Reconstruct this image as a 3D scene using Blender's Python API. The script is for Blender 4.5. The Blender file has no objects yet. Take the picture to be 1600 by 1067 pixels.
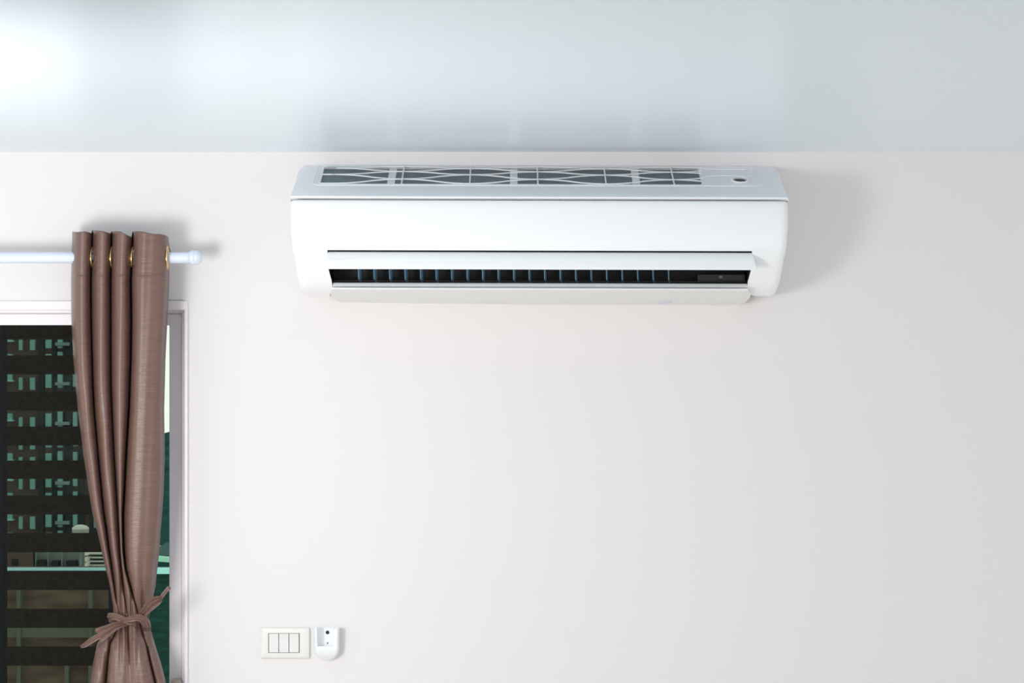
import bpy, bmesh, math, random
import numpy as np
from mathutils import Vector
random.seed(7)
PI = math.pi
S = bpy.context.scene
COL = S.collection

# ------------------------------------------------------------ camera, world, lamps, exposure
CAM_D, CAM_Z, F = 4.6, 2.0, 3128.0
cam_data = bpy.data.cameras.new('camera')
cam = bpy.data.objects.new('camera', cam_data)
COL.objects.link(cam)
cam.location = (0, -CAM_D, CAM_Z)
cam.rotation_euler = (PI / 2, 0, 0)
cam_data.sensor_width = 36
cam_data.lens = F / 1600 * 36
cam_data.clip_end = 2000
S.camera = cam
S.view_settings.view_transform = 'Standard'
S.view_settings.look = 'None'
S.view_settings.gamma = 1
S.view_settings.use_curve_mapping = False
S.view_settings.exposure = 0.0

w = bpy.data.worlds.new('world'); S.world = w; w.use_nodes = True
bg = w.node_tree.nodes['Background']
bg.inputs[0].default_value = (1.0, 0.98, 0.975, 1)
bg.inputs[1].default_value = 1.27

def area(name, loc, target, size, power, color=(1, 1, 1)):
    l = bpy.data.lights.new(name, 'AREA'); l.shape = 'DISK'; l.size = size
    l.energy = power; l.color = color
    o = bpy.data.objects.new(name, l); COL.objects.link(o)
    o.location = loc
    o.rotation_euler = (Vector(target) - Vector(loc)).to_track_quat('-Z', 'Y').to_euler()
    return o
area('flash_lamp', (-1.30, -1.95, 1.70), (-0.62, 0, 1.92), 0.56, 20, (1, 0.99, 0.985))

# ------------------------------------------------------------ helpers
def P(px, py, d=0.0):
    """measured photo point at distance d in front of the wall -> room coordinates"""
    k = (CAM_D - d) / F
    return ((px - 800) * k, -d, CAM_Z + (533.5 - py) * k)

def wloc(o):
    v = Vector((0, 0, 0))
    while o is not None:
        v += o.location; o = o.parent
    return v

def tag(o, label=None, cat=None, group=None, kind=None):
    if label: o['label'] = label
    if cat: o['category'] = cat
    if group: o['group'] = group
    if kind: o['kind'] = kind
    return o

def empty(name, loc, label, cat):
    o = bpy.data.objects.new(name, None); COL.objects.link(o)
    o.location = loc; o.empty_display_size = .05
    return tag(o, label, cat)

class MB:
    def __init__(s): s.v = []; s.f = []
    def add(s, vs, fs):
        n = len(s.v); s.v += [tuple(p) for p in vs]; s.f += [tuple(i + n for i in f) for f in fs]; return s
    def box(s, a, b):
        x0, y0, z0 = a; x1, y1, z1 = b
        return s.add([(x0,y0,z0),(x1,y0,z0),(x1,y1,z0),(x0,y1,z0),(x0,y0,z1),(x1,y0,z1),(x1,y1,z1),(x0,y1,z1)],
              [(0,3,2,1),(4,5,6,7),(0,1,5,4),(1,2,6,5),(2,3,7,6),(3,0,4,7)])
    def pbox(s, px0, py0, px1, py1, d0, d1):
        """box whose front face (depth d1) covers the given photo rectangle"""
        a = P(px0, py1, d1); b = P(px1, py0, d1)
        return s.box((a[0], -d1, a[2]), (b[0], -d0, b[2]))
    def grid(s, rows, close=False):
        n = len(rows[0]); vs = [p for r in rows for p in r]; fs = []
        for i in range(len(rows) - 1):
            for j in range(n - (0 if close else 1)):
                k = (j + 1) % n
                fs.append((i*n+j, i*n+k, (i+1)*n+k, (i+1)*n+j))
        return s.add(vs, fs)
    def tube(s, pts, r, n=8, closed=False):
        pts = [Vector(p) for p in pts]; rows = []
        m = len(pts); up = None
        for i, p in enumerate(pts):
            if closed: t = pts[(i+1) % m] - pts[(i-1) % m]
            else: t = pts[min(i+1, m-1)] - pts[max(i-1, 0)]
            t.normalize()
            if up is None:
                up = t.orthogonal().normalized()
            a = (up - t * up.dot(t)).normalized(); up = a; b = t.cross(a)
            rr = r[i] if isinstance(r, (list, tuple)) else r
            rows.append([p + a*math.cos(2*PI*k/n)*rr + b*math.sin(2*PI*k/n)*rr for k in range(n)])
        if closed: rows.append(rows[0])
        s.grid(rows, close=True)
        if not closed:
            c = len(s.v)
            s.add(rows[0] + [pts[0]], [((k+1) % n, k, n) for k in range(n)])
            s.add(rows[-1] + [pts[-1]], [(k, (k+1) % n, n) for k in range(n)])
        return s
    def lathe_x(s, c, prof, n=32):
        """profile (x, radius) turned about an axis along x through c"""
        rows = [[(c[0]+x, c[1]+r*math.cos(2*PI*k/n), c[2]+r*math.sin(2*PI*k/n)) for k in range(n)] for x, r in prof]
        return s.grid(rows, close=True)
    def build(s, name, m, parent=None, smooth=True, bevel=0, solid=0, weld=True, angle=40):
        off = wloc(parent) if parent is not None else Vector((0, 0, 0))
        me = bpy.data.meshes.new(name)
        me.from_pydata([(Vector(p) - off)[:] for p in s.v], [], s.f)
        bm = bmesh.new(); bm.from_mesh(me)
        if weld: bmesh.ops.remove_doubles(bm, verts=bm.verts, dist=1e-6)
        bmesh.ops.recalc_face_normals(bm, faces=bm.faces)
        bm.to_mesh(me); bm.free()
        me.materials.append(m)
        if smooth:
            me.polygons.foreach_set('use_smooth', [True]*len(me.polygons))
            try: me.set_sharp_from_angle(angle=math.radians(angle))
            except Exception: pass
        o = bpy.data.objects.new(name, me); COL.objects.link(o)
        if parent is not None: o.parent = parent
        if solid:
            md = o.modifiers.new('solid', 'SOLIDIFY'); md.thickness = abs(solid); md.offset = 0
        if bevel:
            md = o.modifiers.new('bevel', 'BEVEL'); md.width = bevel; md.segments = 3; md.limit_method = 'ANGLE'
        return o

def copy_obj(o, parent):
    c = o.copy(); COL.objects.link(c); c.parent = parent; return c

# ------------------------------------------------------------ materials
def srgb(r, g, b):
    f = lambda c: (c/255/12.92) if c/255 <= .04045 else ((c/255+.055)/1.055)**2.4
    return (f(r), f(g), f(b), 1)
def mat(name, col, rough=.5, spec=.5, metal=0, coat=0):
    m = bpy.data.materials.new(name); m.use_nodes = True
    b = m.node_tree.nodes['Principled BSDF']
    b.inputs['Base Color'].default_value = col
    b.inputs['Roughness'].default_value = rough
    b.inputs['Specular IOR Level'].default_value = spec
    b.inputs['Metallic'].default_value = metal
    b.inputs['Coat Weight'].default_value = coat
    b.inputs['Coat Roughness'].default_value = .08
    return m
def noise_nodes(m, scale3, nscale, detail=3):
    nt = m.node_tree
    tc = nt.nodes.new('ShaderNodeTexCoord'); mp = nt.nodes.new('ShaderNodeMapping')
    mp.inputs['Scale'].default_value = scale3
    nz = nt.nodes.new('ShaderNodeTexNoise'); nz.inputs['Scale'].default_value = nscale; nz.inputs['Detail'].default_value = detail
    nt.links.new(tc.outputs['Object'], mp.inputs['Vector']); nt.links.new(mp.outputs[0], nz.inputs['Vector'])
    return nz
def bump(m, scale3, nscale, strength, dist=.001, detail=3):
    nt = m.node_tree; nz = noise_nodes(m, scale3, nscale, detail)
    bp = nt.nodes.new('ShaderNodeBump'); bp.inputs['Strength'].default_value = strength; bp.inputs['Distance'].default_value = dist
    nt.links.new(nz.outputs['Fac'], bp.inputs['Height'])
    nt.links.new(bp.outputs[0], nt.nodes['Principled BSDF'].inputs['Normal'])
    return m
def mottle(m, c1, c2, scale3, nscale, lo=.35, hi=.65, detail=3):
    nt = m.node_tree; nz = noise_nodes(m, scale3, nscale, detail)
    cr = nt.nodes.new('ShaderNodeValToRGB')
    cr.color_ramp.elements[0].position = lo; cr.color_ramp.elements[0].color = c1
    cr.color_ramp.elements[1].position = hi; cr.color_ramp.elements[1].color = c2
    nt.links.new(nz.outputs['Fac'], cr.inputs[0])
    nt.links.new(cr.outputs[0], nt.nodes['Principled BSDF'].inputs['Base Color'])
    return m

M = {}
M['wall'] = bump(mat('wall_paint', (.785, .760, .755, 1), .75, .25), (1, 1, 1), 60, .06, .002)
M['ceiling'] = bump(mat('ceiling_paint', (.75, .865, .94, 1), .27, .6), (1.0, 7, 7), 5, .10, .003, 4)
M['floor'] = mottle(mat('floor_wood', (.5, .4, .3, 1), .4), (.66, .63, .59, 1), (.76, .73, .69, 1), (1, 12, 1), 3)
M['plastic'] = mat('white_plastic', (.95, .95, .965, 1), .28, .5)
M['panel'] = mat('glossy_white_plastic', (.90, .92, .935, 1), .16, .5, coat=.3)
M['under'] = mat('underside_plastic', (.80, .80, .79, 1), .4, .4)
M['grille'] = mat('grille_plastic', (.95, .96, .975, 1), .3, .5)
M['filter'] = mottle(mat('filter_mesh', (.1, .13, .15, 1), .5), (.14,.18,.20, 1), (.20, .25, .275, 1), (1, 90, 90), 8)
M['black'] = mat('black_plastic', (.004, .004, .005, 1), .5, .3)
M['charcoal'] = mat('charcoal_plastic', (.016, .014, .016, 1), .4, .4)
M['vane'] = mat('blue_reflection_vane', (.26, .50, .68, 1), .35, .5)  # blue tint of reflected light is put into the vanes' base colour
M['lavender'] = mat('lavender_plastic', (.62, .62, .80, 1), .25)
M['faint'] = mat('faint_grey_print', (.72, .73, .75, 1), .3)
M['rod'] = mat('rod_enamel', (.70, .76, .88, 1), .22, .5)
M['gold'] = mat('brass', (.78, .52, .24, 1), .25, .5, 1)
M['frame'] = mat('white_aluminium', (.80, .765, .80, 1), .35, .5)
M['seal'] = mat('dark_seal', (.05, .045, .05, 1), .6)
M['stile'] = mat('black_sash', (.0025, .004, .005, 1), .7, .15)
M['caulk'] = bump(mat('caulk', (.70, .68, .67, 1), .8), (1, 1, 1), 200, .8, .004)
M['band'] = mottle(mat('opaque_blind_band', (.01, .01, .008, 1), .9, .1), (.0085, .0085, .006, 1), (.013, .012, .009, 1), (1, 1, 1), 120)
M['cream'] = mat('cream_plastic', (.79, .775, .735, 1), .3, .5)
M['rocker'] = mat('rocker_plastic', (.79, .79, .77, 1), .25, .5)
M['holder'] = mat('holder_plastic', (.86, .885, .90, 1), .3, .5)
M['latch'] = mat('beige_latch', (.45, .38, .33, 1), .4)

# satin curtain cloth: horizontal slubs
m = mat('brown_satin', (.2, .12, .1, 1), .35, .55)
nt = m.node_tree; b = nt.nodes['Principled BSDF']
mottle(m, (.120, .064, .049, 1), (.185, .103, .079, 1), (14, 14, 420), 1.6, .3, .7, 4)
b.inputs['Sheen Weight'].default_value = .03
b.inputs['Sheen Roughness'].default_value = .4
bump(m, (20, 20, 520), 1.5, .35, .0015, 3)
M['satin'] = m

# sheer bands: see-through dark voile
m = bpy.data.materials.new('sheer_voile'); m.use_nodes = True; nt = m.node_tree; nt.nodes.clear()
out = nt.nodes.new('ShaderNodeOutputMaterial'); mx = nt.nodes.new('ShaderNodeMixShader')
tr = nt.nodes.new('ShaderNodeBsdfTransparent'); df = nt.nodes.new('ShaderNodeBsdfDiffuse')
tr.inputs[0].default_value = (.80, .80, .78, 1); df.inputs[0].default_value = (.018, .018, .016, 1); mx.inputs[0].default_value = .30
nt.links.new(tr.outputs[0], mx.inputs[1]); nt.links.new(df.outputs[0], mx.inputs[2]); nt.links.new(mx.outputs[0], out.inputs[0])
M['sheer'] = m
# green-tinted pane
m = bpy.data.materials.new('tinted_glass'); m.use_nodes = True; nt = m.node_tree; nt.nodes.clear()
out = nt.nodes.new('ShaderNodeOutputMaterial'); mx = nt.nodes.new('ShaderNodeMixShader')
tr = nt.nodes.new('ShaderNodeBsdfTransparent'); gl = nt.nodes.new('ShaderNodeBsdfGlossy')
fr = nt.nodes.new('ShaderNodeFresnel'); fr.inputs[0].default_value = 1.06
tr.inputs[0].default_value = (.84, .90, .84, 1); gl.inputs['Roughness'].default_value = .02
nt.links.new(fr.outputs[0], mx.inputs[0]); nt.links.new(tr.outputs[0], mx.inputs[1]); nt.links.new(gl.outputs[0], mx.inputs[2]); nt.links.new(mx.outputs[0], out.inputs[0])
M['glass'] = m

# ------------------------------------------------------------ the room
CEIL = P(0, 237.5)[2]
WX0, WX1 = P(-45, 0)[0], P(293, 0)[0]          # window opening
WZ1, WZ0 = P(0, 470)[2], .06
mb = MB()
mb.box((-3.4, 0, 0), (WX0, .16, CEIL)); mb.box((WX1, 0, 0), (3.4, .16, CEIL))
mb.box((WX0, 0, WZ1), (WX1, .16, CEIL)); mb.box((WX0, 0, 0), (WX1, .16, WZ0))
tag(mb.build('wall_back', M['wall'], smooth=False, weld=False), kind='structure')
tag(MB().box((-3.4, -6.4, CEIL), (3.4, .16, CEIL + .15)).build('ceiling', M['ceiling'], smooth=False), kind='structure')
tag(MB().box((-3.4, -6.4, -.15), (3.4, .16, 0)).build('floor', M['floor'], smooth=False), kind='structure')

# ------------------------------------------------------------ window: outer frame, sash frame, stiles, panes
win = bpy.data.objects.new('window_1', None); COL.objects.link(win); win.location = ((WX0+WX1)/2, 0, WZ0)
tag(win, kind='structure')
zb = WZ0
def frame_ring(px0, py0, px1, wt, wr, d0, d1, name, m, bevel=.0015, wl=None):
    """rectangular frame seen from the front, running down to the sill"""
    a = P(px0, py0, d1); c = P(px1, py0, d1); k = (CAM_D - d1)/F
    x0, x1, z1 = a[0], c[0], a[2]; wl = wr if wl is None else wl
    o = [(x0, zb), (x0, z1), (x1, z1), (x1, zb)]
    i = [(x0+wl*k, zb+.03), (x0+wl*k, z1-wt*k), (x1-wr*k, z1-wt*k), (x1-wr*k, zb+.03)]
    vs = [(x, -dd, z) for dd in (d1, d0) for ring in (o, i) for x, z in ring]
    fs = []
    for q in range(4):
        r = (q+1) % 4
        fs += [(q, r, 4+r, 4+q), (8+q, 12+q, 12+r, 8+r), (q, 8+q, 8+r, r), (4+q, 4+r, 12+r, 12+q)]
    return MB().add(vs, fs).build(name, m, win, smooth=False, bevel=bevel)
frame_ring(-45, 470, 293.2, 14.5, 5, -.13, .006, 'outer_frame', M['frame'])
frame_ring(-40, 484.5, 288.4, 5.0, 4.2, -.12, -.014, 'track_frame', M['frame'], .001)
frame_ring(-38, 489.6, 284.6, 18.5, 20.2, -.075, -.022, 'sash_frame', M['frame'], .002)
frame_ring(-39, 487.2, 286.6, 2.6, 2.2, -.05, -.020, 'seal', M['seal'], 0)
sx0, sx1 = P(-20, 0, -.03)[0], P(6, 0, -.03)[0]
MB().box((sx0, .028, zb+.02), (sx1, .062, P(0, 508, -.04)[2])).build('meeting_stile', M['stile'], win, smooth=False)
sx0, sx1 = P(170, 0, -.03)[0], P(198, 0, -.03)[0]
MB().box((sx0, .028, zb+.02), (sx1, .062, P(0, 508, -.04)[2])).build('meeting_stile', M['stile'], win, smooth=False)
MB().box((P(-22,0,-.06)[0], .064, zb+.02), (P(265.5,0,-.06)[0], .069, P(0, 504, -.06)[2])).build('pane', M['glass'], win, smooth=False)
lt = MB().pbox(267, 1062, 284, 1130, .0, .0).build('latch', M['latch'], win)
# latch body standing on the sash face
bpy.data.objects.remove(lt)
a = P(267.5, 1062, .0); c = P(284, 1140, .0)
MB().box((a[0], -.002, c[2]), (c[0], .0225, a[2])).build('latch', M['latch'], win, bevel=.006)
# caulk line round the frame corner
pts = [P(262 + i*2.0, 468.6 + random.uniform(-.7, .7), .001) for i in range(12)]
pts += [P(287.5, 468.9, .001), P(291, 470.6, .001), P(293.6, 474, .001)]
pts += [P(294.2 + random.uniform(-.35, .35), 480 + i*8, .001) for i in range(90)]
tag(MB().tube(pts, .0016, 6).build('trim_1', M['caulk']), kind='structure')

# ------------------------------------------------------------ blind
bl = empty('zebra_blind', P(90, 1300, -.012), 'black zebra blind with dark and sheer stripes in the window left of the curtain', 'blind')
sheers = [(530.6,555.3),(584.8,611.8),(641,666.3),(695.8,719.3),(748,774),(803.7,832.5),(862.7,891.5),(921.7,950.8),(980.7,1009.8)]
y = 1039.7
while y < 1330: sheers.append((y, y+29)); y += 59
BD = -.026
mb = MB(); ms = MB(); prev = 500
x0, x1 = P(1, 0, BD)[0], P(176, 0, BD)[0]
for a, c in sheers:
    z1, z0 = P(0, prev, BD)[2], P(0, a, BD)[2]
    mb.box((x0, .0245, z0), (x1, .0265, z1)); prev = c
    ms.add([(x0, .0255, P(0,c,BD)[2]), (x1, .0255, P(0,c,BD)[2]), (x1, .0255, z0), (x0, .0255, z0)], [(0,1,2,3)])
mb.build('opaque_stripes', M['band'], bl, smooth=False, weld=False)
ms.build('sheer_stripes', M['sheer'], bl, smooth=False)
a = P(-2, 0, BD)[0]
mb = MB().box((P(-4,0,BD)[0], .0235, P(0,prev,BD)[2]), (P(6,0,BD)[0], .0275, P(0,508,BD)[2]))
mb.build('side_channel', M['stile'], bl, smooth=False)
MB().box((P(170,0,BD)[0], .0235, P(0,prev,BD)[2]), (P(184,0,BD)[0], .0275, P(0,508,BD)[2])).build('side_channel', M['stile'], bl, smooth=False)

# ------------------------------------------------------------ curtain rod
rz = P(0, 402.7, .09)[2]; RD = .09
rod = empty('curtain_rod', (P(120, 0, RD)[0], -RD, rz), 'white metal curtain rod with a rounded white finial above the window', 'curtain rod')
kx = (CAM_D-RD)/F
n = 48; x0, x1 = P(-60,0,RD)[0], P(297,0,RD)[0]
rows = [[(x, -RD + (8.6*kx + .00025*math.cos(k*PI))*math.cos(2*PI*k/n), rz + (8.6*kx + .00025*math.cos(k*PI))*math.sin(2*PI*k/n)) for k in range(n)] for x in (x0, x1)]
MB().grid(rows, close=True).build('pole', M['rod'], rod)
prof = [(295,0),(295,8.8),(297,9.8),(298.3,11.3),(299.2,11.8),(303.6,11.8),(304.6,11.2),(305.2,10.9),(306,11.4),(308,11.3),(311,10.0),(313.5,7.8),(315.2,4.8),(316,2),(316.2,0)]
MB().lathe_x((0, -RD, rz), [((p-800)*kx, r*kx) for p, r in prof]).build('finial', M['rod'], rod)
bx = P(190,0,RD)[0]
mb = MB().box((bx-.006, -RD+.010, rz-.008), (bx+.006, 0, rz+.008)); mb.box((bx-.02, -.006, rz-.03), (bx+.02, 0, rz+.03))
mb.build('bracket', M['rod'], rod, bevel=.002)

# ------------------------------------------------------------ curtain
cur = empty('curtain', P(190, 1880, .09), 'brown satin eyelet curtain gathered in folds and tied at its waist', 'curtain')
Y  = [360, 440, 500, 560, 602, 640, 716, 773, 801, 829, 860, 886, 915, 945, 965, 985, 1006, 1034, 1067, 1200, 1900]
Lx = [113.5,111.5,112,115,118.5,122,131.5,140,144.5,152,159,165,172,177,178,168,152,146,141.5,128,118]
V1 = [144.5,142,142.5,144,145,147,153.5,159,162,166,170,174,178,183,187,183,172,168.5,165.5,158,152]
V2 = [174.5,173,173,173,173.5,175,179,183,185,186.5,188,190,193,197,200,200,201,202,204,200,196]
V3 = [207.5,204,205,204,202.5,201,196,193,191,191,192,195,203,212,217,221,228,235,243,252,258]
Rx = [263,263.5,260.5,257.5,256.5,255.5,256.5,254.5,252.5,250,248,245,242,236,231,235,241,250,258.5,272,285]
def I(t, y): return float(np.interp(y, Y, t))
def lobe(u, p=2.3): return (1-abs(2*u-1)**p)**(1/p)
NL = 16
def section(py):
    B = [I(Lx,py), I(V1,py), I(V2,py), I(V3,py), I(Rx,py)]
    t = math.exp(-((py-965)/52.)**2)             # waist
    low = 1/(1+math.exp(-(py-985)/12.))
    up = 1-low
    front = .137 - .012*t + .010*low
    # valley depth for each boundary: ends, then the inner ones
    dv = [.050, .062, .062, .060, .045]
    dl = [.070, .085, .143, .080, .060]
    D = [(a*up + c*low) for a, c in zip(dv, dl)]
    D = [d*(1-t) + t*(.115 if 0 < k < 4 else .08) for k, d in enumerate(D)]
    seam = .0022*math.exp(-((py-428)/2.2)**2)
    pts = []
    cx, hw = (B[0]+B[4])/2, (B[4]-B[0])/2
    for k in range(4):
        for j in range(NL):
            u = j/NL
            if k == 3:      # the widest fold: flat front with soft left crest
                s = lobe(u, 3.2); fr = front + .004*math.cos(u*PI*1.2)
            else: s = lobe(u); fr = front
            if k == 1: fr -= .004*up
            if k == 0 and py > 990: fr -= .02*low
            if k == 3 and py > 975: fr -= .03*low
            base = D[k]*(1-u) + D[k+1]*u
            px = B[k]*(1-u) + B[k+1]*u
            d = base + (fr-base)*s - seam*s
            q = (px-cx)/max(hw, 1)
            d -= t*.035*q*q
            # small vertical wrinkles
            d += .0022*math.sin(px*.42 + py*.02)*(.25+t)*s
            d += t*.004*math.sin(px*.75 + 1.0)*s
            # creases fanning from the knot
            if py > 975:
                ff = math.exp(-(py-975)/38.)
                d += .006*ff*math.sin((px-cx)/max(hw,1)*9)*s
            elif py > 850:
                ff = math.exp(-(965-py)/45.)
                d += .003*ff*math.sin((px-cx)/max(hw,1)*8+1)*s
            pts.append([px, d])
    pts.append([B[4], D[4]])
    ex = 3.5*math.exp(-((py-385)/14.)**2)+.6
    pts.append([B[4]+ex*.7, D[4]-.008]); pts.append([B[4]+ex, D[4]-.018])
    return pts
pys = [360+2*i for i in range(50)] + [460+5*i for i in range(92)] + [920+3*i for i in range(50)] + [1070+15*i for i in range(12)] + [1270+60*i for i in range(11)]
rows = []
for i, py in enumerate(pys):
    row = []
    for j, (px, d) in enumerate(section(py)):
        k, u = min(j//NL, 3), (j % NL)/NL
        if j >= 4*NL: k, u = 3, 1.0
        top = [1.5+5.5*max(0,u-.6)*2, 0+6*max(0,u-.55)*2, 2+ 16*max(0,u-.45), 1+6*u+3*max(0,u-.75)*4][k] + (.9*math.sin(px*.16+1))
        if j >= 4*NL: top += [2, 12, 20][j-4*NL]
        f = max(0, 1-(py-360)/40.)
        row.append(P(px, py + top*f, d))
    rows.append(row)
mb = MB().grid(rows)
keep = []
for f in mb.f:
    c = sum((Vector(mb.v[i]) for i in f), Vector())/4
    if math.hypot(c.y+RD, c.z-rz) < .0185: continue
    keep.append(f)
mb.f = keep
mb.build('cloth', M['satin'], cur, solid=.0016, angle=80)
# brass eyelets where the cloth crosses the rod
prot = None
sec = section(402)
for k in range(4):
    seg = sec[k*NL:(k+1)*NL+1]
    for side in (0, 1):
        if k == 0: continue
        half = seg[:NL//2+1] if side == 0 else seg[NL//2:]
        half = sorted(half, key=lambda q: q[1])
        px = float(np.interp(RD, [q[1] for q in half], [q[0] for q in half]))
        px += {(0,1): -1.6, (1,1): -1.8, (2,1): -1.3, (3,1): .6}.get((k, side), 2.0)
        ang = math.radians(-4 if side == 0 else 5)
        if prot is None:
            off = Vector(P(px, 402.7, RD))
            v = MB(); R, r = .0245, .0030; rr = []
            for q in range(40):
                a = 2*PI*q/40
                rr.append([(r*.9*math.sin(2*PI*e/10), (R+r*math.cos(2*PI*e/10))*math.cos(a), (R+r*math.cos(2*PI*e/10))*math.sin(a)) for e in range(10)])
            rr.append(rr[0]); v.grid(rr, close=True)
            prot = v.build('eyelet', M['gold'], None); prot.parent = cur
            tag(prot, 'brass ring eyelet'); e = prot
        else: e = copy_obj(prot, cur)
        e.location = Vector(P(px, 402.7, RD)) - wloc(cur); e.rotation_euler = (0, 0, ang)

# ------------------------------------------------------------ tieback: a knotted strip of the same cloth
tie = empty('curtain_tieback', P(205, 968, .10), 'brown cloth tieback knotted round the waist of the curtain, two loose ends', 'curtain tie')
def cr(pts, n=8):
    out = []
    for i in range(len(pts)-1):
        p0 = pts[max(i-1,0)]; p1 = pts[i]; p2 = pts[i+1]; p3 = pts[min(i+2,len(pts)-1)]
        for j in range(n):
            t = j/n
            out.append(tuple(.5*((2*b_)+(-a_+c_)*t+(2*a_-5*b_+4*c_-d_)*t*t+(-a_+3*b_-3*c_+d_)*t**3) for a_,b_,c_,d_ in zip(p0,p1,p2,p3)))
    out.append(tuple(pts[-1])); return out
def ribbon(name, pts, th=.0035, fold=.0012, smooth_n=8):
    """pts: (px, py, d, width_px, twist): a flattened cloth strip along the path"""
    q = cr(pts, smooth_n); rows = []; k = (CAM_D-.14)/F
    for i, (px, py, d, wd, tw) in enumerate(q):
        a = Vector(P(*q[max(i-1,0)][:3])); c = Vector(P(*q[min(i+1,len(q)-1)][:3]))
        t = (c-a).normalized()
        side = t.cross(Vector((0, -1, 0))).normalized()
        nrm = side.cross(t).normalized()
        s2 = side*math.cos(tw)+nrm*math.sin(tw); n2 = nrm*math.cos(tw)-side*math.sin(tw)
        c0 = Vector(P(px, py, d)); row = []
        hw = wd*k/2
        for e in range(20):
            an = 2*PI*e/20
            ca, sa = math.cos(an), math.sin(an)
            cx = math.copysign(abs(ca)**.8, ca)*hw
            hz = math.copysign(abs(sa)**.7, sa)*th*.5 + fold*math.cos(cx/hw*PI*2.5 if hw else 0)
            row.append(c0 + s2*cx + n2*hz)
        rows.append(row)
    mb = MB().grid(rows, close=True); n = 20
    mb.add(rows[0], [tuple(range(n))]); mb.add(rows[-1], [tuple(range(n))])
    return mb.build(name, M['satin'], tie, angle=60)
# band round the back
bp = []
for i in range(25):
    a = PI*1.0 + PI*i/24*1.0
    bp.append((202.5 - 30*math.cos(a+PI), 968 + 5*math.cos(a), .095 + .045*math.sin(a), 13, 0))
ribbon('band', [(174,967,.112,13,.1)] + bp[1:-1:4] + [(229,978,.112,13,-.1)], .004)
ribbon('band', [(172.5,967,.100,10,.5),(174.5,964,.128,12,.3),(181,963.5,.142,12,.1),(192,967.5,.150,11,0),(203,972,.152,9,-.3),(212,972.5,.146,6,-.6)], .007, .0012)
ribbon('band', [(188,972,.146,5,.6),(196,969.5,.156,8,.3),(206,966.5,.162,10,0),(217,965,.158,12,0),(225,970,.148,13,.1),(229.5,978,.128,13,.3),(229,984,.105,10,.5)], .008, .0012)
ribbon('tail', [(200,974,.150,7,.2),(190,975.5,.156,9,.2),(179,979,.158,14,.1),(168,985.5,.157,19,0),(160,990,.155,23,-.05),(155.5,993,.154,25,-.1),(153.5,994,.153,22,-.1)], .0035, .0022)
ribbon('tail', [(158,992,.150,9,0),(150,996.5,.153,10,.1),(141,1002,.154,9,.3),(133,1007.5,.153,7.5,.2),(126.5,1010.5,.152,4,0)], .006, .001)
ribbon('tail', [(212,966,.140,6,.4),(221,961,.148,10,.2),(229,952,.150,15,.1),(238,943,.150,17,0),(246,938,.150,15,-.1),(252,935.5,.149,9,-.1)], .004, .0022)
ribbon('tail', [(249,938,.146,5,0),(253.5,931,.148,6.5,.2),(259,924,.148,6.5,.4),(263,919.5,.148,7,.2),(266,917,.147,5,0)], .0035, .0006)

# ------------------------------------------------------------ air conditioner
XL, XR = -.4882, .6078
ac = empty('air_conditioner', (.06, 0, P(0, 477)[2]), 'white wall mounted split air conditioner with open louvre below the ceiling', 'air conditioner')
def Q(px, py, d): return P(px, py + (px-455)/777*2.0, d)
def QX(X, py, d):
    k = (CAM_D-d)/F; return Q(800 + X/k, py, d)
# front cover with rounded ends and the outlet cut out
rowsf = [(312.2,.190),(312.2,.1985),(313,.2035),(316,.2065),(324,.2095),(338,.2125),(355,.214),(372,.2135),(384,.2115),(390.5,.2095),
         (396,.2065),(403,.202),(412,.195),(421,.186),(430,.1755),(438,.164),(445,.151),(450,.139),(454.5,.124),(458,.106),(460.2,.088),(461.2,.07),(461.5,.04),(461.5,0)]
def inset(py): return float(np.interp(py, [312,313.5,316,350,387,402,437,455,462], [.004,.001,0,0,.004,.008,.0125,.016,.019]))
def oL(py): return float(np.interp(py, [390,395,422,441,452,458,462], [511.5,511.5,513.5,519,519.5,517,515]))
def oR(py): return float(np.interp(py, [390,395,422,441,452,458,462], [1175,1175,1173,1167.5,1168,1172,1180]))
mb = MB(); rl = []; rr_ = []; rm = []
for py, d in rowsf:
    ins = inset(py); xl, xr = XL+ins, XR-ins
    r = min(.020, d*.8+1e-4)
    def arc(x, sgn):
        pts = [(x, 0)] + [(x + sgn*(r-r*math.cos(a)), d-r+r*math.sin(a)) for a in np.linspace(0, PI/2, 8)]
        return [QX(xx, py, max(dd, 0)) for xx, dd in pts]
    A = arc(xl, 1); B_ = arc(xr, -1)
    pl = 800 + (xl+r)/((CAM_D-d)/F); pr = 800 + (xr-r)/((CAM_D-d)/F)
    o1, o2 = oL(py), oR(py)
    left = A + [Q(pl + (o1-pl)*t, py, d) for t in np.linspace(0, 1, 5)[1:]]
    right = [Q(o2 + (pr-o2)*t, py, d) for t in np.linspace(0, 1, 5)[:-1]] + B_[::-1]
    if py >= 390.5: left.append(Q(o1, py, min(.03, d))); right.insert(0, Q(o2, py, min(.03, d)))
    else: left.append(left[-1]); right.insert(0, right[0])
    rl.append(left); rr_.append(right)
    if py <= 390.5: rm.append([Q(o1 + (o2-o1)*t, py, d) for t in np.linspace(0, 1, 13)])
mb.grid(rl).grid(rr_).grid(rm)
mb.grid([rm[-1], [Q(o, 391.0, .195) for o in np.linspace(511.5, 1175, 13)]])
mb.build('front_cover', M['panel'], ac, angle=50)

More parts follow.
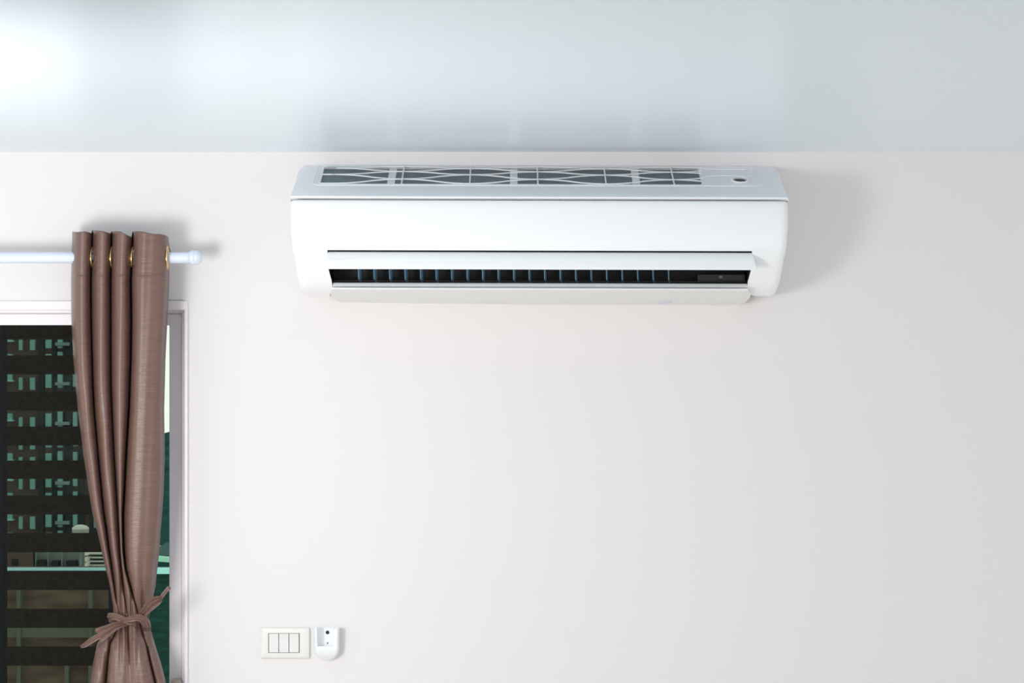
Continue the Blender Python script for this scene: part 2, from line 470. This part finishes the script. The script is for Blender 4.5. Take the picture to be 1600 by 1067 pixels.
# top shell
prof = [(311.8,.188),(309.6,.192),(309.0,.2000),(307.6,.2015),(306.2,.2005),(305,.1965),(302.5,.188),(297.5,.166),(290,.130)]
e = .005
def zpl(d):            # tilted flat of the top
    zf = CAM_Z + (533.5-290)*(CAM_D-.13)/F; zbk = CAM_Z + (533.5-258)*CAM_D/F
    return zbk + (zf-zbk)*d/.13
def tilt(X): return -((X - XL)/(XR-XL))*2.0*.00144
def T(X, d, up=0.0): return (X, -(d + up*.4), zpl(d) + tilt(X) + up*.92)
mb = MB(); rows = []
xs = [XL, XL+.0015, XL+e] + list(np.linspace(XL+e, XR-e, 9)[1:-1]) + [XR-e, XR-.0015, XR]
drop = [.004, .0012, 0] + [0]*7 + [0, .0012, .004]
for py, d in prof:
    z = CAM_Z + (533.5-py)*(CAM_D-d)/F
    if py == 290: z = zpl(.13)
    rows.append([(x, -d + dr*.5, z + tilt(x) - dr) for x, dr in zip(xs, drop)])
mb.grid(rows)
zlow = CAM_Z + (533.5-311.8)*(CAM_D-.188)/F
for side in (0, -1):
    x = xs[side]; sx = [xs[0:3], xs[-3:][::-1]][0 if side == 0 else 1]; dp = drop[0:3]
    sg = 1 if side == 0 else -1
    st = [[(x_ + sg*.011*max(0, 1-d/.035)**2, -d + (dr*.5 if d > .1 else 0), zpl(d)+tilt(x_)-dr) for x_, dr in zip(sx, dp)] for d in (0, .003, .007, .012, .018, .025, .035, .13)]
    mb.grid(st)
    col = [r[side] for r in rows]
    low = [(p_[0], p_[1], zlow+tilt(x)) for p_ in [q_[0] for q_ in st][::-1]]
    mb.grid([[q_[0] for q_ in st][::-1], low])
    poly = col + [low[0]]
    mb.add(poly, [tuple(range(len(poly)))])
# flat of the top with the grille opening and the round hole, filled round them
bm = bmesh.new()
def loop(pts):
    vs = [bm.verts.new((x, d, 0)) for x, d in pts]
    for i in range(len(vs)): bm.edges.new((vs[i], vs[(i+1) % len(vs)]))
def rrect(x0, x1, d0, d1, r, n=6):
    out = []
    for cx, cy, a0 in ((x1-r, d1-r, 0), (x0+r, d1-r, PI/2), (x0+r, d0+r, PI), (x1-r, d0+r, 1.5*PI)):
        for i in range(n+1): out.append((cx+r*math.cos(a0+PI/2*i/n), cy+r*math.sin(a0+PI/2*i/n)))
    return out
GX0, GX1, GD0, GD1 = -.430, .4255, .0095, .1165
HX, HD, HR = .5135, .088, .0150
EDG = [0, .003, .007, .012, .018, .025, .035, .13]
def ein(d): return .011*max(0, 1-d/.035)**2
loop([(XL+e+ein(d), d) for d in EDG] + [(XR-e-ein(d), d) for d in EDG[::-1]])
loop(rrect(GX0, GX1, GD0, GD1, .006))
loop([(HX+HR*math.cos(2*PI*i/32), HD+HR*math.sin(2*PI*i/32)) for i in range(32)])
bmesh.ops.triangle_fill(bm, use_beauty=True, use_dissolve=False, edges=bm.edges)
bm.verts.index_update()
mb.add([T(v.co.x, v.co.y) for v in bm.verts], [tuple(v.index for v in f.verts) for f in bm.faces])
bm.free()
def wallstrip(pts, up=-.012):
    a = [T(x, d) for x, d in pts]; b_ = [T(x, d, up) for x, d in pts]
    mb.grid([a + [a[0]], b_ + [b_[0]]])
wallstrip(rrect(GX0, GX1, GD0, GD1, .006), -.006)
wallstrip([(HX+HR*math.cos(2*PI*i/32), HD+HR*math.sin(2*PI*i/32)) for i in range(32)], -.003)
mb.build('top_housing', M['plastic'], ac, angle=35)

# grille: wavy bars, cross ribs, raised rim
g = MB(); pitch = .1527; an0 = -.0946
lev = [(.020,.010),(.020,.041),(.061,.041),(.061,.089),(.117,.089)]
for la, ln in lev:
    pts = []
    xend = GX1 if (la, ln) in (lev[0], lev[4]) else GX1+.006
    for i in range(181):
        X = GX0 + (xend-GX0)*i/180
        ph = math.cos(PI*(X-an0)/pitch)
        if X < an0-1.75*pitch: ph = max(ph, math.cos(PI*(1.75)))  # runs level towards the left end
        if X < an0-2*pitch: ph = 1
        ph = math.copysign(abs(ph)**.85, ph)
        pts.append(T(X, (la+ln)/2 + (la-ln)/2*ph, .0006))
    g.tube(pts, .00165, 8)
for dd, x1 in ((.020, .536), (.061, .545)):
    g.tube([T(GX1 + (x1-GX1)*i/20, dd - (.010*(1-i/8)**2 if i < 8 and dd < .03 else (-.014*(1-i/8)**2 if i < 8 else 0)), .0004) for i in range(21)], .0011, 8)
for k in range(-1, 4):
    X = an0 + pitch*k
    g.tube([T(X, GD0-.002 + (GD1-GD0+.003)*i/6, .0001) for i in range(7)], .0018, 8)
g.tube([T(x, d, .0002) for x, d in rrect(-.4455, .5600, .004, .1265, .014, 8)], .0011, 8, closed=True)
g.tube([T(x, d, .0002) for x, d in rrect(-.438, .5500, .007, .121, .008, 8)], .0008, 8, closed=True)
g.build('air_grille', M['grille'], ac, angle=70)
g = MB(); g.tube([T(HX+(HR+.003)*math.cos(2*PI*i/40), HD+(HR+.003)*math.sin(2*PI*i/40), .0008) for i in range(40)], .0022, 8, closed=True)
g.build('sensor_hole_rim', M['grille'], ac)
c = [T(HX+(HR+.001)*math.cos(2*PI*i/32), HD+(HR+.001)*math.sin(2*PI*i/32), -.0029) for i in range(32)]
MB().add(c, [tuple(range(32))]).build('sensor_hole', M['charcoal'], ac, smooth=False)
# dark filter under the grille, with its pale frame bars
MB().add([T(GX0-.002, GD0-.002, -.006), T(GX1+.002, GD0-.002, -.006), T(GX1+.002, GD1+.002, -.006), T(GX0-.002, GD1+.002, -.006)], [(0,1,2,3)]).build('filter', M['filter'], ac, smooth=False)
for X in (-.272, .004, .280):
    g = MB()
    a, b_ = X-.0085, X+.0085
    v = [T(a, GD0, -.0055), T(b_, GD0, -.0055), T(b_, GD1, -.0055), T(a, GD1, -.0055), T(a, GD0, -.0035), T(b_, GD0, -.0035), T(b_, GD1, -.0035), T(a, GD1, -.0035)]
    g.add(v, [(0,3,2,1),(4,5,6,7),(0,1,5,4),(1,2,6,5),(2,3,7,6),(3,0,4,7)])
    g.build('filter_frame', M['grille'], ac, smooth=False)

# outlet duct
a = Q(512, 0, .19)[0]; b_ = Q(1174, 0, .19)[0]
zt, zl = Q(512, 390.9, .19)[2], P(520, 443.5, .14)[2] - .0015
g = MB(); dk = .085
v = [(a,-.195,zt),(b_,-.195,zt-.0026),(b_,-dk,zt),(a,-dk,zt),(a+.004,-.140,zl),(b_-.004,-.140,zl-.002),(b_-.004,-dk,zl),(a+.004,-dk,zl)]
g.add(v, [(0,1,2,3),(4,7,6,5),(3,2,6,7),(0,3,7,4),(1,5,6,2)])
g.build('outlet_duct', M['black'], ac, smooth=False)
g = MB(); g.tube([Q(521, 438.5, .142), Q(1166, 438.5, .142)], .0012, 6); g.build('duct_rail', M['charcoal'], ac)
g = MB().pbox(1090, 428, 1165, 440.5, .09, .128); g.build('motor_cover', M['charcoal'], ac, bevel=.002)
g = MB(); cpt = [Q(x, y, .1285) for x, y in ((1124,429.8),(1128,429.8),(1128,432.2),(1124,432.2))]
g.tube(cpt, .0004, 6, closed=True); g.build('square_mark', M['faint'], ac)
# vanes
vp = None
for i in range(21):
    px = 562.3 + 24.16*i
    if vp is None:
        k = (CAM_D-.13)/F; th = math.radians(9)
        zt_, zb_ = (533.5-402)*k, (533.5-440.0)*k
        g = MB(); rows = []
        for z, sh in ((zt_, -.0012), (zb_+.006, .0002), (zb_+.0025, .0008), (zb_, .0008)):
            row = []
            nn = 8 if z > zb_+.004 else 3
            c_ = .033 if z > zb_+.004 else .016
            for t, hw in ((-.5, .0003), (-.35, .0008), (.35, .0008), (.5, .0003)):
                row.append((c_*t*math.sin(th)+hw+sh, c_*t, z))
            for t, hw in ((.5, .0003), (.35, .0008), (-.35, .0008), (-.5, .0003)):
                row.append((c_*t*math.sin(th)-hw+sh, c_*t, z))
            rows.append(row)
        g.grid(rows, close=True)
        g.lathe_x((.0006, -.010, zb_+.002), [(-.0022,0),(-.0022,.0014),(.0022,.0014),(.0022,0)], 10)
        vp = g.build('vane', M['vane'], None, angle=30); vp.parent = ac; vobj = vp
    else: vobj = copy_obj(vp, ac)
    q = Q(px, 533.5, .13); vobj.location = Vector((q[0], -.125, CAM_Z + (q[2]-CAM_Z))) - wloc(ac)

# louvre
rows = []
for py, d, l, r in ((394.0,.1985,513,1174.5),(394.6,.2025,512,1175.3),(397,.2065,510.8,1176.8),(401,.212,509.3,1178.4),(405.0,.2165,508.2,1179.8),(406.2,.2170,507.8,1180.2),(410,.2197,506.6,1181.3),(414,.2222,505.3,1182.4),(416.5,.2235,504.9,1182.9),(418.3,.2242,505.4,1182.4),(419.5,.2245,506.8,1181),(420.1,.2245,509,1178.8)):
    rows.append([Q(l + (r-l)*t, py, d) for t in np.concatenate(([0, .004], np.linspace(.01, .99, 12), [.996, 1]))])
MB().grid(rows).build('louvre', M['panel'], ac, solid=.003, angle=60)
# faint grey print on the louvre, left end
g = MB(); x = 516.0; random.seed(3)
def flap(px, py):
    d = float(np.interp(py, [401,405,410,414], [.212,.2165,.2197,.2222])); q = Q(px, py, d + .0021); return q
while x < 557:
    wd = random.choice((1.2, 1.6, 2.0))
    h = random.choice((1.6, 2.0))
    g.add([flap(x, 404.6-h/2), flap(x+wd, 404.6-h/2), flap(x+wd, 404.6-h/2+.5), flap(x, 404.6-h/2+.5)], [(0,1,2,3)])
    g.add([flap(x, 404.6-h/2), flap(x+.5, 404.6-h/2), flap(x+.5, 404.6+h/2), flap(x, 404.6+h/2)], [(0,1,2,3)])
    x += wd + .9
g.build('faint_lettering', M['faint'], ac, smooth=False)

# chin below the outlet
rowsc = [(441.0,.144,521,1166.5),(442.2,.1485,520.5,1167),(444.0,.150,520,1167.5),(445.2,.1515,520,1168),(445.8,.1500,520,1168),(447.0,.153,519.6,1168),(447.8,.1570,519.4,1168.3),(449.5,.1600,519.2,1168.6),(451.2,.1605,519,1168.8)]
rowsu = [(451.8,.1595,519,1169),(452.6,.156,518,1170),(457,.134,516.5,1173),(462,.110,517.5,1172),(466.5,.085,521,1168),(470,.060,525,1164),(472.5,.035,529,1160),(473.6,.018,532,1157),(473.8,0,533,1156)]
def chin(rws):
    out = []
    for py, d, l, r in rws:
        row = []
        for t in np.linspace(0, 1, 25):
            px = l+(r-l)*t
            sag = max(0, (py-453)/20.8)*(2.6*math.sin(min(1, t*1.6)*PI/2) - 1.8)
            row.append(Q(px, py + sag, d))
        out.append(row)
    return out
cr_ = chin(rowsc + rowsu[:1]); cu = chin(rowsu)
MB().grid(cr_).build('outlet_lip', M['panel'], ac, angle=25)
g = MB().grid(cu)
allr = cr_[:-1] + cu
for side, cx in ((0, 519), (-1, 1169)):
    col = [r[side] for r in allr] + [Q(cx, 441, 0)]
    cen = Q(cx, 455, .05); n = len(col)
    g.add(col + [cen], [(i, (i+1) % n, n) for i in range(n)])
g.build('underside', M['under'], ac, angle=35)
def under(px, py):
    d = float(np.interp(py, [457,462,466.5,470,472.5,473.6], [.134,.110,.085,.060,.035,.018]))
    return d
def oval(cx, cy, rx, ry, n=28): return [(cx+rx*math.copysign(abs(math.cos(2*PI*i/n))**.8, math.cos(2*PI*i/n)), cy+ry*math.sin(2*PI*i/n)) for i in range(n)]
def sag(px): return 2.6*math.sin(min(1, (px-525)/640*1.6)*PI/2)-1.8
def onund(px, py, lift=.0012):
    d = under(px, py); s = max(0, (py-453)/20.8)*sag(px)
    q = Q(px, py+s, d); return (q[0], q[1]-lift, q[2]-lift*2)
pts = oval(1039, 469.5, 9.5, 2.3)
MB().add([onund(x, y, .0006) for x, y in pts], [tuple(range(len(pts)))]).build('receiver_window', M['lavender'], ac, smooth=False)
g = MB(); g.tube([onund(x, y, .0006) for x, y in oval(1039, 469.5, 10.3, 2.8)], .0007, 6, closed=True); g.build('receiver_rim', M['panel'], ac)
rp = [(1113,472.4),(1114,468),(1117,465.4),(1121,464.6),(1147,464.6),(1151,465.4),(1153,467.5),(1153,472.4)]
g = MB(); g.tube([onund(x, y, .0002) for x, y in rp], .00045, 6); g.build('display_outline', M['plastic'], ac)

# ------------------------------------------------------------ light switch
sw = empty('light_switch', P(445, 1029, 0), 'cream three gang rocker light switch plate on the wall, left of the remote holder', 'light switch')
def plate(name, x0, y0, x1, y1, r, prof, m, parent, inner=None):
    """stack of rounded rectangles: prof = [(inset_px, d)]"""
    mb = MB(); rows = []
    for ins, d in prof:
        rows.append([P(px, py, d) for px, py in rrect(x0+ins, x1-ins, y0+ins, y1-ins, max(r-ins*.6, .3), 6)])
    if inner:
        ix0, iy0, ix1, iy1, dd, df = inner
        rows.append([P(px, py, dd) for px, py in rrect(ix0, ix1, iy0, iy1, .4, 6)])
        rows.append([P(px, py, df) for px, py in rrect(ix0, ix1, iy0, iy1, .4, 6)])
    mb.grid(rows, close=True)
    mb.add(rows[-1], [tuple(range(len(rows[-1])))])
    return mb.build(name, m, parent, angle=30)
plate('plate', 407.2, 980.3, 484, 1029, 2.5, [(0,0),(0,.004),(.6,.0062),(1.6,.0075),(4,.0083),(9,.0088)], M['cream'], sw, (419.2, 989.2, 468.2, 1020, .0088, .004))
M['gap'] = mat('switch_gap', (.20, .18, .17, 1), .7)
for k in range(3):
    x = 420.3 + 15.85*k
    mb = MB(); rows = []
    x1 = x + 14.9
    for py, d in ((989.9,.004),(989.9,.0102),(990.3,.0108),(996,.0098),(997,.0095),(1008,.0088),(1018.6,.0096),(1019.3,.0092),(1019.3,.004)):
        rows.append([P(x, py, .004), P(x, py, d-.0004), P(x+.4, py, d), P(x1-.4, py, d), P(x1, py, d-.0004), P(x1, py, .004)])
    mb.grid(rows).build('rocker', M['rocker'], sw, angle=25)
g = MB(); q = P(419.3, 1019.9, .0045); q2 = P(468.1, 989.3, .0045)
g.box((q[0], -.0046, q[2]), (q2[0], -.0041, q2[2])).build('gap', M['gap'], sw, smooth=False)

# ------------------------------------------------------------ remote control holder
ho = empty('remote_control_holder', P(511, 1032, 0), 'empty white plastic remote control holder on the wall, right of the light switch', 'remote holder')
def hl(py):   # half outline
    if py < 1008: return 20.6 - .8*(py-980)/28
    t = min(1, (py-1008)/23.6); return 19.8*max(0, 1-t**2.6)**(1/2.2)
rows = []; cx = 510.4
pl_ = [980.6, 980.6, 980.9, 981.6] + list(np.linspace(983, 1008.4, 14)) + [1009.2, 1009.7, 1010.6] + list(np.linspace(1012, 1030, 13)) + [1031, 1031.5]
for i, py in enumerate(pl_):
    h = max(hl(py), .6); row = []
    us = [-1, -1, -.985, -.95, -.9, -.82, -.76, -.74] + list(np.linspace(-.70, -.24, 8)) + list(np.linspace(-.18, .44, 8)) + [.47, .50, .52, .6, .7, .82, .9, .95, .985, 1, 1]
    for j, u in enumerate(us):
        px = cx + u*h
        edge = 1-abs(u)
        d = .0285*(1-(1-min(1, edge/.22))**2.6)**(1/2.0) if edge < .22 else .0285
        bot = max(0, 1-((py-1012)/20.)**2.4) if py > 1012 else 1
        d = .004 + (d-.0)*(.25+.75*bot) if edge > 0 else .003
        if py < 982: d = min(d, .0265)
        pocket = py < 1009.5
        if pocket and 981.0 > py: pocket = True
        if pocket and -.745 < u < .475:
            if u < -.22: d = .0265 + (.0055-.0265)*((u+.74)/.52)**.8 if u > -.735 else .026
            else: d = .0055
        if j in (0, len(us)-1): d = 0
        if i == 0: d = 0
        row.append(P(px, py, d))
    rows.append(row)
rows.append([P(cx + (j/len(us)-.5)*.6, 1031.6, 0) for j in range(len(us))])
MB().grid(rows).build('holder_shell', M['holder'], ho, angle=35)
g = MB()
def disc(px, py, d, r, m, name, parent):
    c = Vector(P(px, py, d)); k = (CAM_D-d)/F; n = 20; rr2 = r*k
    prof_ = [(0, rr2), (.0012, rr2*.95), (.0018, rr2*.6), (.0012, rr2*.45), (.0010, 0)]
    rows = [[(c.x+q*math.cos(2*PI*i/n), c.y-h_, c.z+q*math.sin(2*PI*i/n)) for i in range(n)] for h_, q in prof_]
    return MB().grid(rows, close=True).build(name, m, parent)
tag(disc(511.7, 988, .0055, 2.9, M['charcoal'], 'screw', ho), 'dark screw head')
disc(512, 1004.6, .0055, 1.1, M['seal'], 'screw_hole', ho)

# ------------------------------------------------------------ outside the window
O = {}
O['tower'] = mottle(mat('tower_render', (.1,.09,.08,1), .9, .1), (.10,.080,.070,1), (.14,.115,.10,1), (.05,.05,.05), 2)
O['pane'] = mat('tower_window', (.22, .50, .47, 1), .6, .2)
O['slab'] = mat('balcony_slab', (.22, .34, .33, 1), .8, .1)
O['recess'] = mat('tower_recess', (.03, .045, .048, 1), .9, .1)
O['pale'] = mat('pale_wall', (.26, .32, .30, 1), .9, .1)
O['dark'] = mat('dark_opening', (.02, .025, .025, 1), .8, .1)
O['coping'] = mat('pale_coping', (.36, .72, .72, 1), .7, .2)
O['brick'] = mottle(mat('brown_brick', (.1,.08,.06,1), .9, .1), (.075,.055,.040,1), (.15,.115,.085,1), (.6,1,3), 4)
O['post'] = mat('teal_post', (.10, .115, .09, 1), .8, .1)
O['net'] = mottle(mat('green_net', (.01,.05,.04,1), .9, .1), (.008,.030,.026,1), (.016,.060,.050,1), (1,1,4), 6)
O['teal'] = mottle(mat('teal_cladding', (.02,.07,.07,1), .8, .1), (.010,.045,.048,1), (.028,.095,.100,1), (.05,.05,3), 1.2)
O['mint'] = mat('mint_roof', (.30, .62, .50, 1), .8, .1)
O['tank'] = mat('tank_metal', (.62, .68, .62, 1), .4, .4)
O['lamp'] = mat('cream_box', (.95, .92, .75, 1), .5, .2)
O['ground'] = mat('street_ground', (.10, .10, .09, 1), .9, .1)
tag(MB().box((-600, .5, -42), (600, 900, -40)).build('ground', O['ground'], smooth=False), kind='structure')
G = -40.0
def ob(mb_, d, x0, y0, x1, y1, depth):
    """box whose front face at distance -d shows the photo rectangle"""
    a = P(x0, y1, d); b_ = P(x1, y0, d)
    return mb_.box((a[0], -d, a[2]), (b_[0], -d+depth, b_[2]))
# tall apartment tower, 300 m away
D1 = -300
tw = empty('apartment_tower', (P(80,0,D1)[0], 300, G), 'distant brown apartment tower with teal windows seen through the blind', 'building')
mb = MB(); a = P(-120, 900, D1); b_ = P(195, 420, D1); mb.box((a[0], 300, G), (b_[0], 322, b_[2])); mb.build('facade', O['tower'], tw, smooth=False)
mb = MB(); [ob(mb, D1+.6, x0, 440, x1, 880, .5) for x0, x1 in ((60.5,68.5),(82,88.5),(101,113),(123.5,131),(140,170))]; mb.build('recess', O['recess'], tw, smooth=False)
wp = {}
cols = [(14,-6,10,12,'b'),(32,0,5.5,19,'a'),(50.5,0,7.5,19,'a'),(75.5,-6,9,22,'a'),(93.5,-9,7.5,25,'a'),(117,-8,6.5,22,'a'),(150,-2,7,19,'a')]
for (cx_, dy, wd, ht, kd) in cols:
    for f in range(-2, 12):
        yc = 590 + 31.05*f + dy
        if yc > 848: continue
        key = (wd, ht)
        a = P(cx_-wd/2, yc+ht, D1+1.3)
        if key not in wp:
            k = (CAM_D-D1)/F
            o = MB().box((0, 0, 0), (wd*k, .6, ht*k)).build('window', O['pane'], None, smooth=False); wp[key] = o; o.parent = tw
        else: o = copy_obj(wp[key], tw)
        o.location = Vector(a) - wloc(tw)
for f in range(-2, 9):
    yc = 597 + 31.05*f
    mb = MB(); ob(mb, D1+1.6, 86, yc, 108, yc+5, 1.0); mb.build('balcony', O['slab'], tw, smooth=False)
    mb = MB(); ob(mb, D1+1.6, 8, yc-3, 20.5, yc-1, 1.0); mb.build('balcony', O['coping'], tw, smooth=False)
# low pale building
D2 = -120
lb = empty('low_building', (P(70,0,D2)[0], 120, G), 'low pale building with dark windows at the foot of the tower', 'building')
mb = MB(); a = P(-90, 0, D2); b_ = P(131, 857, D2); mb.box((a[0], 120, G), (b_[0], 122, b_[2])); mb.build('facade', O['pale'], lb, smooth=False)
mb = MB(); a = P(-90, 0, D2+.5); b_ = P(52, 850, D2+.5); mb.box((a[0], 119.5, G), (b_[0], 120, b_[2])); mb.build('side_wing', O['tower'], lb, smooth=False)
for x0, y0, x1, y1 in ((58,876,71,888),(80,877,91,888),(103,877,118,888),(18,874,26,887)):
    mb = MB(); ob(mb, D2+.8, x0, y0, x1, y1, .7); mb.build('window', O['dark'], lb, smooth=False)
for x0 in (55, 74, 96, 124):
    mb = MB(); ob(mb, D2+.7, x0, 859, x0+1.2, 889, .6); mb.build('mullion', O['slab'], lb, smooth=False)
# round tank
D3 = -118
k3 = (CAM_D-D3)/F; c = P(123, 833, D3); mb = MB(); rows = []
for rr3, hh in ((13,-26),(13,5),(13.4,5.5),(12.5,8),(9,10.5),(4,12),(0,12.3)):
    rows.append([(c[0]+rr3*k3*math.cos(2*PI*i/28), 118+13*k3+rr3*k3*math.sin(2*PI*i/28), c[2]+hh*k3) for i in range(28)])
tag(mb.grid(rows, close=True).build('water_tank', O['tank']), 'rounded pale metal water tank above the low building roof', 'water tank')
# stair block
D4 = -100
sb = empty('stair_block', (P(150,0,D4)[0], 100, G), 'cream and teal stair block beside the low building behind the curtain edge', 'building')
mb = MB(); a = P(133, 0, D4); b_ = P(180, 861, D4); mb.box((a[0], 100, G), (b_[0], 106, b_[2])); mb.build('core', O['recess'], sb, smooth=False)
for q in range(5):
    mb = MB(); ob(mb, D4+.6, 133, 864+6*q, 172, 866.3+6*q, .5); mb.build('landing', O['tank'], sb, smooth=False)
for q in range(3):
    mb = MB(); ob(mb, D4+1.2, 132.5, 863+8.5*q, 136.5, 868+8.5*q, .6); mb.build('lamp_box', O['lamp'], sb, smooth=False)
# brown wall with pale coping
D5 = -12
rw = empty('boundary_wall', (P(120,0,D5)[0], 12, G), 'brown brick wall with a bright pale coping outside the window', 'wall')
a = P(-80, 0, D5); b_ = P(225, 891, D5)
mb = MB().box((a[0], 12, G), (b_[0], 12.3, P(0,891,D5)[2])); mb.build('brickwork', O['brick'], rw, smooth=False)
c = P(300, 891, D5)
MB().box((b_[0], 12, G), (c[0], 12.3, c[2])).build('green_netting', O['net'], rw, smooth=False)
a2 = P(0, 898, D5+.1); b2 = P(0, 889, D5+.1)
MB().box((a[0], 11.96, a2[2]), (c[0], 12.02, b2[2])).build('coping', O['coping'], rw, smooth=False)
for x0, y0 in ((26,921),(138,921),(101,1035)):
    mb = MB(); ob(mb, D5+.12, x0, y0, x0+6, 1400, .1); mb.build('post', O['post'], rw, smooth=False)
mb = MB(); ob(mb, D5+.10, -80, 981, 225, 996, .08); mb.build('rail', O['post'], rw, smooth=False)
# teal clad building with the mint roof at the right
D6 = -60
tb = empty('teal_building', (P(255,0,D6)[0], 60, G), 'dark teal clad building seen in the gap right of the curtain', 'building')
a = P(228, 0, D6); b_ = P(330, 690, D6)
mb = MB(); rows = []
for yy in (60, 72):
    rows.append([(a[0], yy, G)] + [P(228 + 102*t, 694 - 20*math.sin(min(1, t*2.4)*PI/2), D6)[0:1] + (yy,) + P(0, 694 - 20*math.sin(min(1, t*2.4)*PI/2), D6)[2:] for t in np.linspace(0, 1, 12)] + [(b_[0], yy, G)])
mb.grid(rows); mb.add(rows[0], [tuple(range(len(rows[0])))]); mb.add(rows[1], [tuple(range(len(rows[1])))])
mb.build('cladding', O['teal'], tb, smooth=False)
D7 = -40
mb = MB()
a = P(225, 0, D7); b_ = P(330, 868, D7)
mb.box((a[0], 40, G), (b_[0], 43, b_[2]))
hs = empty('mint_roof_house', (P(255,0,D7)[0], 40, G), 'small house with a mint green roof below the teal building', 'house')
mb.build('wall', O['teal'], hs, smooth=False)
mb = MB(); rows = [[P(225, 872, D7+.5), P(330, 880, D7+.5)], [P(225, 852, D7-3), P(330, 866, D7-3)]]
mb.grid(rows); mb.build('roof', O['mint'], hs, solid=.1, smooth=False)
